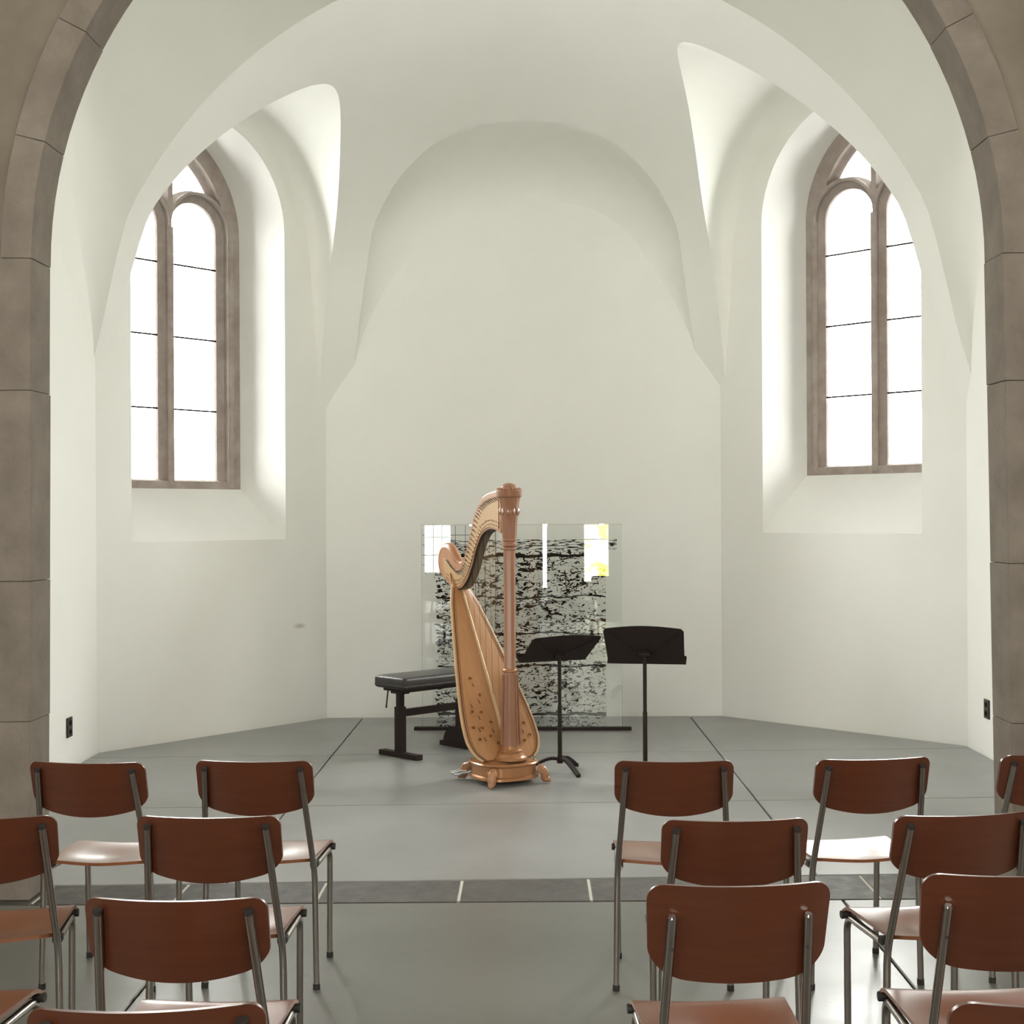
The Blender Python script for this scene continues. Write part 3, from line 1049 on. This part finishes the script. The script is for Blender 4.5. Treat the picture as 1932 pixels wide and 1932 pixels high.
# black lacquered lower edge
strip = []
for p in catmull([(x, 0, z) for x, z in [(.66, 1.173), (.62, 1.170), (.56, 1.185), (.51, 1.220), (.471, 1.260), (.418, 1.338), (.387, 1.403), (.345, 1.470), (.291, 1.528), (.22, 1.558), (.15, 1.565)]], 4):
    strip.append(p)
rings = []
for i, p in enumerate(strip):
    t = (strip[min(i + 1, len(strip) - 1)] - strip[max(i - 1, 0)]).normalized()
    nn = Vector((-t.z, 0, t.x))
    if nn.x > 0: pass
    nn = -nn if nn.dot(Vector((-1, 0, -.6))) < 0 else nn
    rings.append([tuple(p + nn * .004 + Vector((0, .028, 0))), tuple(p + nn * .004 + Vector((0, -.036, 0))), tuple(p - nn * .004 + Vector((0, -.036, 0))), tuple(p - nn * .004 + Vector((0, .028, 0)))])
hl('lower_edge', loft(rings), M['rubber'], neck)
# rounded shoulder moulding
sh = [p for p in top_c if p.x > .60]
hl('shoulder_moulding', tube_data([(p.x, .0, p.z) for p in sh], [.022 + .012 * min(1, i / 8) for i in range(len(sh))], 14), M['maple'], neck, 50)
hl('top_edge', tube_data([(p.x, .018, p.z + .002) for p in top_c if p.x < .58], .010, 8), M['pale_edge'], neck, 50)

# soundboard + soundbox
HT = [(1.28, .018), (1.22, .045), (1.17, .066), (1.05, .110), (.9, .143), (.72, .186), (.55, .222), (.43, .245), (.33, .258), (.25, .255), (.20, .235), (.17, .21), (.15, .18)]
ub = lambda z: .109 + (z - .31) * .6 + .006
E_ = Vector((.514, 0, .857)); NB_ = Vector((.857, 0, -.514))
zs_ = [.15, .16, .175, .19, .21, .23, .26, .30, .36, .44, .55, .68, .82, .95, 1.08, 1.18, 1.28]


def hz(z):
    return lerp_table(HT, z)


NBD = 12
ringsb = []
for z in zs_:
    c = Vector((ub(z), 0, z)); h = hz(z)
    fr_ = [c + Vector((0, h * (-1 + 2 * k / NBD), 0)) - NB_ * .012 * (1 - (-1 + 2 * k / NBD) ** 2) for k in range(NBD + 1)]
    bk_ = [p + NB_ * .012 for p in reversed(fr_)]
    ringsb.append([tuple(p) for p in fr_ + bk_])
board = hl('soundboard', loft(ringsb), M['board'], smooth=40)
rb = []
for z in zs_:
    c = Vector((ub(z), 0, z)) + NB_ * .012; h = max(hz(z) * (.80 if z < .9 else .88), .042)
    dp = .06 + .13 * (1.28 - z) / 1.13
    rb.append([tuple(c + Vector((0, h * math.cos(PI * k / 16), 0)) + NB_ * dp * math.sin(PI * k / 16)) for k in range(17)])
sbx = hl('soundbox', loft(rb), M['maple'], smooth=40)
for s in (1, -1):
    edge = [Vector((ub(z), s * hz(z), z)) for z in zs_ if z < 1.2]
    hl('edge_binding', tube_data([p + NB_ * .006 for p in edge], .008, 8), M['pale_edge'], board, 50)
    inn = [Vector((ub(z), s * (hz(z) - .016), z)) - NB_ * (.003) for z in zs_ if z < 1.2]
    hl('inlay_line', tube_data(inn, .0028, 6), M['dark_line'] if True else None, board, 50)
    inn2 = [Vector((ub(z), s * (hz(z) - .028), z)) - NB_ * (.004) for z in zs_ if z < 1.2]
    hl('gilt_line', tube_data(inn2, .0028, 6), M['gilt'], board, 50)
cl = [Vector((ub(z), 0, z)) - NB_ * .014 for z in (.19, .5, .9, 1.2)]
hl('string_rib', tube_data(cl, [.013, .012, .010, .008], 8), M['pale_edge'], board, 50)
# painted flowers: small gilt rosettes on the lower board
fl_d = []
for (z, y) in ((.62, .12), (.52, .085), (.43, .17), (.42, .11), (.36, .06), (.34, .19), (.33, .13), (.28, .09), (.27, .17), (.24, .05), (.40, -.12), (.34, -.17), (.30, -.10), (.27, -.19), (.24, -.14), (.46, -.15)):
    c = Vector((ub(z), y, z)) - NB_ * (.004 + .012 * (1 - (y / hz(z)) ** 2))
    for k in range(6):
        a = 2 * PI * k / 6 + y * 40
        q = c + Vector((0, 1, 0)) * .008 * math.cos(a) * (k > 0) + E_ * .008 * math.sin(a) * (k > 0)
        fl_d.append(lathe_data([(.001, -.002), (.0068, 0), (.001, .002)], 7, tuple(q)))
hl('flower_ornament', join(*fl_d), M['gilt'], board, 60)['kind'] = 'stuff'
st_d = []
for (z, y) in ((.57, .11), (.47, .10), (.45, .16), (.38, .13), (.31, .15), (.30, .06), (.255, .13), (.37, -.14), (.32, -.13), (.28, -.15)):
    c = Vector((ub(z), y, z)) - NB_ * (.003 + .012 * (1 - (y / hz(z)) ** 2))
    st_d.append(tube_data([c, c + E_ * .03 + Vector((0, .008, 0))], [.0028, .001], 5))
hl('leaf_ornament', join(*st_d), M['dark_line'], board, 60)['kind'] = 'stuff'


# strings
def neck_bottom(u): return lerp_table([(x, z) for x, z in BOT], u)


NSTR = 44
for k in range(NSTR):
    t = k / (NSTR - 1)
    u = .13 + .53 * t ** .92
    zb_ = (u - .115) / .6 + .31 + .02
    zt_ = neck_bottom(min(.74, u + .012)) + .07 + .02 * math.sin(u * 9)
    o = hl('string', tube_data([(u, .0, zb_), (u + .012, .014, neck_bottom(u) - .01), (u + .014, .035 + .004, min(zt_, neck_bottom(u) + .06))], .0009 if k % 6 == 0 else .0005, 5), M['string_dark'] if k % 6 == 0 else M['string'])
# tuning pins, levers and discs on the plate
pins = []
for k in range(40):
    t = k / 39
    i = t * (len(plate_t) - 2)
    a = Vector((plate_t[int(i)][0], plate_t[int(i)][1])).lerp(Vector(plate_t[min(int(i) + 1, len(plate_t) - 1)]), i - int(i))
    u, z = a.x, a.y
    pins.append(tube_data([(u, .03, z - .004), (u, .044, z - .004)], .0025, 6))
    pins.append(tube_data([(u + .026, .034 + neck_half((u, z)) - .03, z + .004), (u - .030, .035 + neck_half((u, z)) - .03, z - .022)], .0019, 5))
    w_ = neck_bottom(u)
    for dz in (.030, .055):
        if w_ + dz < z - .03: pins.append(tube_data([(u, .03, w_ + dz), (u, .037, w_ + dz)], .0034, 8))
hl('tuning_pins', join(*pins), M['dark_line'], neck, 60)['kind'] = 'stuff'


# pedal box base
def sup(cx_, a, b_, n=36, ex=2.6):
    o = []
    for k in range(n):
        t = 2 * PI * k / n
        c, s = math.cos(t), math.sin(t)
        o.append((cx_ + a * math.copysign(abs(c) ** (2 / ex), c), b_ * math.copysign(abs(s) ** (2 / ex), s)))
    return o


def base_ring(g, z): return [(x, y, z) for x, y in sup(.085, .195 + g, .195 + g)]


base = hl('pedal_box', loft([base_ring(-.02, .028), base_ring(.0, .03), base_ring(.008, .034), base_ring(.006, .048), base_ring(-.006, .056), base_ring(-.008, .112), base_ring(.004, .118), base_ring(.008, .126), base_ring(.002, .133), base_ring(-.03, .138), base_ring(-.06, .15)]), M['gilt'], smooth=35)
for (u, y) in ((-.075, .165), (-.075, -.165), (.255, .155), (.255, -.155)):
    a = math.atan2(y, u - .085)
    dv = Vector((math.cos(a), math.sin(a), 0)); sv = Vector((-dv.y, dv.x, 0))
    c = Vector((u, y, 0))
    pts = [c + dv * -.012 + Vector((0, 0, .088)), c + dv * .018 + Vector((0, 0, .078)), c + dv * .032 + Vector((0, 0, .052)), c + dv * .032 + Vector((0, 0, .030)), c + dv * .040 + Vector((0, 0, .020))]
    cu = catmull(pts, 4)
    rad = [.030 - .004 * min(1, i / 8) - .004 * (i > 12) for i in range(len(cu))]
    toes = [tube_data(catmull([c + dv * .034 + Vector((0, 0, .028)), c + dv * .052 + Vector((0, 0, .022)), c + dv * .066 + Vector((0, 0, .008))], 3), [.021, .021, .020, .018, .015, .011, .007], 10)]
    scroll = tube_data([c + dv * .014 - sv * .034 + Vector((0, 0, .082)), c + dv * .014 + sv * .034 + Vector((0, 0, .082))], .019, 12)
    toes.append(scroll)
    hl('claw_foot', join(tube_data(cu, rad, 12), *toes), M['maple'], smooth=60)
for k, (u, y) in enumerate(((.16, .195), (.22, .185), (.27, .165), (.16, -.195), (.21, -.19), (.25, -.175), (.285, -.15))):
    s = 1 if y > 0 else -1
    d = Vector((.75, s * .66, 0))
    c = Vector((u, y, .062))
    pd = hl('pedal', tube_data([c, c + d * .04 + Vector((0, 0, -.004)), c + d * .075 + Vector((0, 0, -.018)), c + d * .105 + Vector((0, 0, -.02))], [.006, .007, .011, .008], 8), M['chrome'], smooth=60)


# ------------------------------------------------------------------ piano bench
bench = empty('adjustable_bench', (-.895, 9.79, 0), math.atan2(.7, .7))
tag(bench, 'black leather adjustable bench with T-shaped feet, left of the harp', 'bench')
# local x along the bench away from the camera, y across


def bl(nm, me, m_, parent=bench, smooth=None): return link(nm, me, m_, parent, smooth)


cush = box('cushion', -.10, .66, -.165, .165, .475, .555, .03, 4)
bm = bmesh.new(); bm.from_mesh(cush)
for v_ in bm.verts:
    if v_.co.z > .52:
        v_.co.z += .012 * (1 - (v_.co.y / .165) ** 2)
bm.to_mesh(cush); bm.free()
ck = bl('cushion', cush, M['leather'], smooth=60)
pp = [(-.098, -.163, .497), (.658, -.163, .497), (.658, .163, .497), (-.098, .163, .497), (-.098, -.163, .497)]
bl('piping', tube('pp', fillet(pp, .02), .004, 6), M['leather'], ck, 60)
bl('seat_frame', box('sf', -.05, .61, -.12, .12, .452, .478, .004), M['black'])
for x in (0, .56):
    p = bl('post', box('po', x - .021, x + .021, -.021, .021, .30, .46, .003), M['black'])
    bl('sleeve', box('sl', x - .029, x + .029, -.029, .029, .03, .345, .003), M['black'])
    ft = bl('foot_bar', box('fb', x - .03, x + .03, -.2, .2, .0, .035, .004), M['black'])
    bl('bracket', box('br', x - .035, x + .035, -.06, .06, .435, .46, .003), M['black'])
bl('stretcher', box('st', .02, .54, -.014, .014, .275, .325, .003), M['black'])
gus = [(-.19, .035)] + [(-.0 - .19 * math.cos(PI / 2 * k / 10), .035 + .12 * math.sin(PI / 2 * k / 10)) for k in range(11)] + [(0.19 * math.sin(PI / 2 * k / 10), .035 + .12 * math.cos(PI / 2 * k / 10)) for k in range(11)]
bl('foot_cover', mesh('gus', *prism_data([(x, z) for x, z in gus], lambda p, s: (.56 + (-.045 if s == 0 else .045), p[0] * .75, p[1]))), M['black'], smooth=40)
bl('lever', tube('lv', [(-.045, .075, .455), (-.05, .085, .36), (-.052, .087, .335)], [.005, .005, .007], 8), M['black'], smooth=60)


# ------------------------------------------------------------------ music stands
def music_stand(lab, x, y, zmid, tilt_dir, tilt, legs_rot, W=.245, pole_top=None):
    r = empty('music_stand', (x, y, 0), tilt_dir)
    tag(r, lab, 'music stand', 'music stands')
    # local -y = direction the desk's upper edge leans towards
    c = Vector((0, 0, zmid)); up = Vector((0, -math.sin(tilt), math.cos(tilt))); nrm = Vector((0, math.cos(tilt), math.sin(tilt)))
    Hd = .32
    o = [(-W + .02, 0), (-W, .02)]
    o = [(-W * .98, 0), (-W * 1.02, Hd * .86), (-W * .96, Hd * .93)]
    o += [(-W * .96 + 2 * W * .96 * k / 12, Hd * .93 + Hd * .07 * math.sin(PI * k / 12)) for k in range(1, 12)]
    o += [(W * .96, Hd * .93), (W * 1.02, Hd * .86), (W * .98, 0)]
    P3 = lambda a, b_, t: tuple(c + Vector((1, 0, 0)) * a + up * (b_ - Hd / 2) + nrm * t)
    desk = link('desk', mesh('desk', *prism_data(o, lambda p, s: P3(p[0], p[1], -.002 if s == 0 else .002))), M['black'], r)
    lip = [(-.002, 0), (.055, 0), (.055, .02), (.05, .02), (.05, .005), (-.002, .005)]
    link('tray', mesh('tray', *prism_data(lip, lambda p, s: P3((-W - .004) if s == 0 else (W + .004), p[1], p[0]))), M['black'], desk)
    for s in (-1, 1):
        link('stiffener', mesh('rib', *prism_data([(0, .05), (s * W * .9, .27), (s * W * .9, .25), (0, .03)], lambda p, q: P3(p[0], p[1], -.002 if q == 0 else -.007))), M['black'], desk)
    hinge = c - nrm * .03 - up * .05
    link('hinge', mesh('hg', *join(tube_data([hinge - Vector((.035, 0, 0)), hinge + Vector((.035, 0, 0))], .014, 10), tube_data([hinge, c - up * .05], .012, 8))), M['black'], r, 50)
    link('pole', tube('pole', [(hinge.x, hinge.y, .10), (hinge.x, hinge.y, .42), (hinge.x, hinge.y, .425), (hinge.x, hinge.y, hinge.z)], [.0145, .0145, .012, .012], 12), M['black'], r, 40)
    link('collar', tube('col', [(hinge.x, hinge.y, .06), (hinge.x, hinge.y, .10), (hinge.x, hinge.y, .12)], [.02, .018, .013], 12), M['black'], r, 40)
    for k in range(3):
        a = legs_rot + k * 2 * PI / 3
        d = Vector((math.cos(a), math.sin(a), 0))
        b0 = Vector((hinge.x, hinge.y, 0))
        pts = [b0 + Vector((0, 0, .085)), b0 + d * .06 + Vector((0, 0, .09)), b0 + d * .13 + Vector((0, 0, .065)), b0 + d * .225 + Vector((0, 0, .012))]
        sd = Vector((-d.y, d.x, 0))
        cu = catmull(pts, 4)
        rings = [[tuple(p + sd * .017 + Vector((0, 0, .008))), tuple(p - sd * .017 + Vector((0, 0, .008))), tuple(p - sd * .014 - Vector((0, 0, .010))), tuple(p + sd * .014 - Vector((0, 0, .010)))] for p in cu]
        link('leg', mesh('leg', *loft(rings)), M['black'], r, 40)
    return r


music_stand('black music stand with low tilted desk right beside the harp column', .193, 9.155, .797, math.atan2(.397, .918), math.radians(54.5), math.radians(-60 - 23.4), W=.236)
music_stand('upright black music stand standing alone, rightmost beside the glass panel', .708, 8.90, .838, math.radians(-11), math.radians(38), math.radians(11))

# ------------------------------------------------------------------ printed glass panel
gp = empty('glass_art_panel', (0, 11.0, 0), math.radians(-2.0))
tag(gp, 'upright sheet of glass printed with black stone-wall pattern behind the harp', 'glass panel')
gx0, gx1, gz1 = -.838, .70, 1.578
link('glass_sheet', box('gs', gx0, gx1, -.006, .006, .02, gz1, .0015, 1), M['glass'], gp)
# print on the rear of the sheet
m = bpy.data.materials.new('stone_print'); m.use_nodes = True
nt = m.node_tree; nt.nodes.remove(nt.nodes['Principled BSDF'])
tc = node(m, 'ShaderNodeTexCoord')
sep = node(m, 'ShaderNodeSeparateXYZ'); L(m, tc.outputs['Object'], sep.inputs[0])


def math_n(op, a, b=None):
    n_ = node(m, 'ShaderNodeMath', operation=op)
    for i, q in enumerate((a, b)):
        if q is None: continue
        if isinstance(q, (int, float)): n_.inputs[i].default_value = q
        else: L(m, q, n_.inputs[i])
    return n_.outputs[0]


def nz_(sc, detail, rough, scale3, dist=0.0, off=0.0):
    mp_ = node(m, 'ShaderNodeMapping'); mp_.inputs['Scale'].default_value = scale3
    mp_.inputs['Location'].default_value = (off, 0, off)
    L(m, tc.outputs['Object'], mp_.inputs['Vector'])
    n_ = node(m, 'ShaderNodeTexNoise', Scale=sc, Detail=detail, Roughness=rough, Distortion=dist)
    L(m, mp_.outputs['Vector'], n_.inputs['Vector'])
    return n_.outputs['Fac']


n1 = nz_(40, 1.6, .5, (.56, 1, 1.12), .7)
n2 = nz_(4.5, 2.0, .5, (.6, 1, 1.5), .4, 3.1)
n3 = nz_(75, 1.0, .5, (.7, 1, 1.0), .4, 7.7)
n4 = nz_(13, 1.0, .5, (.8, 1, 1.0), .2, 5.5)
n5 = nz_(24, 2.0, .5, (.50, 1, 1.25), .45, 9.3)
lim = math_n('SUBTRACT', .79, math_n('MULTIPLY', n2, .36))
lines = math_n('LESS_THAN', math_n('ABSOLUTE', math_n('SUBTRACT', n5, .5)), math_n('ADD', .012, math_n('MULTIPLY', math_n('SUBTRACT', n2, .38), .13)))
lines = math_n('MULTIPLY', lines, math_n('GREATER_THAN', n4, .42))
mk = math_n('MAXIMUM', math_n('MAXIMUM', math_n('GREATER_THAN', n1, lim), lines), math_n('GREATER_THAN', n3, .69))
# horizontal bedding joints
zz = math_n('ADD', sep.outputs['Z'], math_n('MULTIPLY', math_n('SUBTRACT', n2, .5), .10))
for z_, th_ in ((1.335, .013), (1.02, .006), (.74, .008), (.49, .007), (.115, .012), (1.40, .004)):
    mk = math_n('MAXIMUM', mk, math_n('LESS_THAN', math_n('ABSOLUTE', math_n('SUBTRACT', zz, z_)), math_n('MULTIPLY', n1, th_ * 2)))
# keep inside the ragged outline of the print
ed = math_n('MULTIPLY', math_n('SUBTRACT', n1, .5), .10)
ins = math_n('MULTIPLY', math_n('GREATER_THAN', math_n('ADD', sep.outputs['X'], ed), -.722), math_n('LESS_THAN', sep.outputs['X'], .578))
ins = math_n('MULTIPLY', ins, math_n('LESS_THAN', sep.outputs['Z'], 1.385))
band = math_n('MULTIPLY', math_n('GREATER_THAN', sep.outputs['Z'], 1.385), math_n('LESS_THAN', sep.outputs['Z'], 1.462))
band = math_n('MULTIPLY', band, math_n('MULTIPLY', math_n('GREATER_THAN', sep.outputs['X'], -.65), math_n('LESS_THAN', sep.outputs['X'], .665)))
nb = nz_(30, 2, .5, (.25, 1, 3.2), .3, 1.3)
bl_ = math_n('MULTIPLY', band, math_n('LESS_THAN', math_n('ABSOLUTE', math_n('SUBTRACT', nb, .5)), .045))
mk = math_n('MAXIMUM', math_n('MULTIPLY', mk, ins), bl_)
# thin surveyor's grid at top left
gx = math_n('LESS_THAN', math_n('ABSOLUTE', math_n('SUBTRACT', math_n('FRACT', math_n('MULTIPLY', sep.outputs['X'], 13)), .5)), .022)
gzn = math_n('LESS_THAN', math_n('ABSOLUTE', math_n('SUBTRACT', math_n('FRACT', math_n('MULTIPLY', sep.outputs['Z'], 13)), .5)), .022)
gm = math_n('MULTIPLY', math_n('MAXIMUM', gx, gzn), math_n('MULTIPLY', math_n('LESS_THAN', sep.outputs['X'], -.42), math_n('GREATER_THAN', sep.outputs['Z'], 1.2)))
gm2 = math_n('MULTIPLY', gx, math_n('MULTIPLY', math_n('LESS_THAN', sep.outputs['X'], -.15), math_n('GREATER_THAN', sep.outputs['X'], -.45)))
mk = math_n('MAXIMUM', mk, math_n('MAXIMUM', gm, gm2))
df = node(m, 'ShaderNodeBsdfDiffuse'); df.inputs[0].default_value = (.022, .016, .013, 1)
# unprinted ground: faint grey-white film inside the print
t2 = node(m, 'ShaderNodeBsdfTransparent')
d2 = node(m, 'ShaderNodeBsdfDiffuse'); d2.inputs[0].default_value = (.74, .75, .72, 1)
film = node(m, 'ShaderNodeMixShader'); L(m, math_n('MULTIPLY', ins, .03), film.inputs[0]); L(m, t2.outputs[0], film.inputs[1]); L(m, d2.outputs[0], film.inputs[2])
mx = node(m, 'ShaderNodeMixShader'); L(m, mk, mx.inputs[0]); L(m, film.outputs[0], mx.inputs[1]); L(m, df.outputs[0], mx.inputs[2])
L(m, mx.outputs[0], nt.nodes['Material Output'].inputs['Surface'])
link('stone_print', mesh('pr', [(gx0 + .005, .0085, .025), (gx1 - .005, .0085, .025), (gx1 - .005, .0085, gz1 - .005), (gx0 + .005, .0085, gz1 - .005)], [(0, 1, 2, 3)]), m, gp)
link('floor_rail', mesh('fr', *join(box_data(-.90, .77, -.035, -.0075, 0, .022), box_data(-.90, .77, .010, .035, 0, .022), box_data(-.90, .77, -.0075, .010, 0, .018))), M['black'], gp)
for x in (-.45, .115, .55):
    link('clip', box('clip', x - .02, x + .02, -.010, .010, gz1 - .014, gz1 + .006, .002), M['chrome'], gp)


# ------------------------------------------------------------------ wall sockets
def socket(lab, x, y, z, rz):
    r = empty('wall_socket', (x, y, z), rz)
    tag(r, lab, 'socket', 'wall sockets')
    link('cover_plate', box('cp', -.05, .05, -.012, .0, -.065, .065, .004), M['socket'], r)
    for dz in (-.03, .03):
        link('outlet', mesh('ol', *lathe_data([(.02, 0), (.02, .003), (.016, .003), (.015, .0)], 16)), M['rubber'], r)
        o = r.children[-1]; o.rotation_euler = (PI / 2, 0, 0); o.location = (0, -.0125, dz)
    return r


socket('black double socket low on the left white side wall', -3.045, 9.42, .27, PI / 2)
socket('black double socket low on the right white side wall', 3.095, 9.70, .32, -PI / 2)
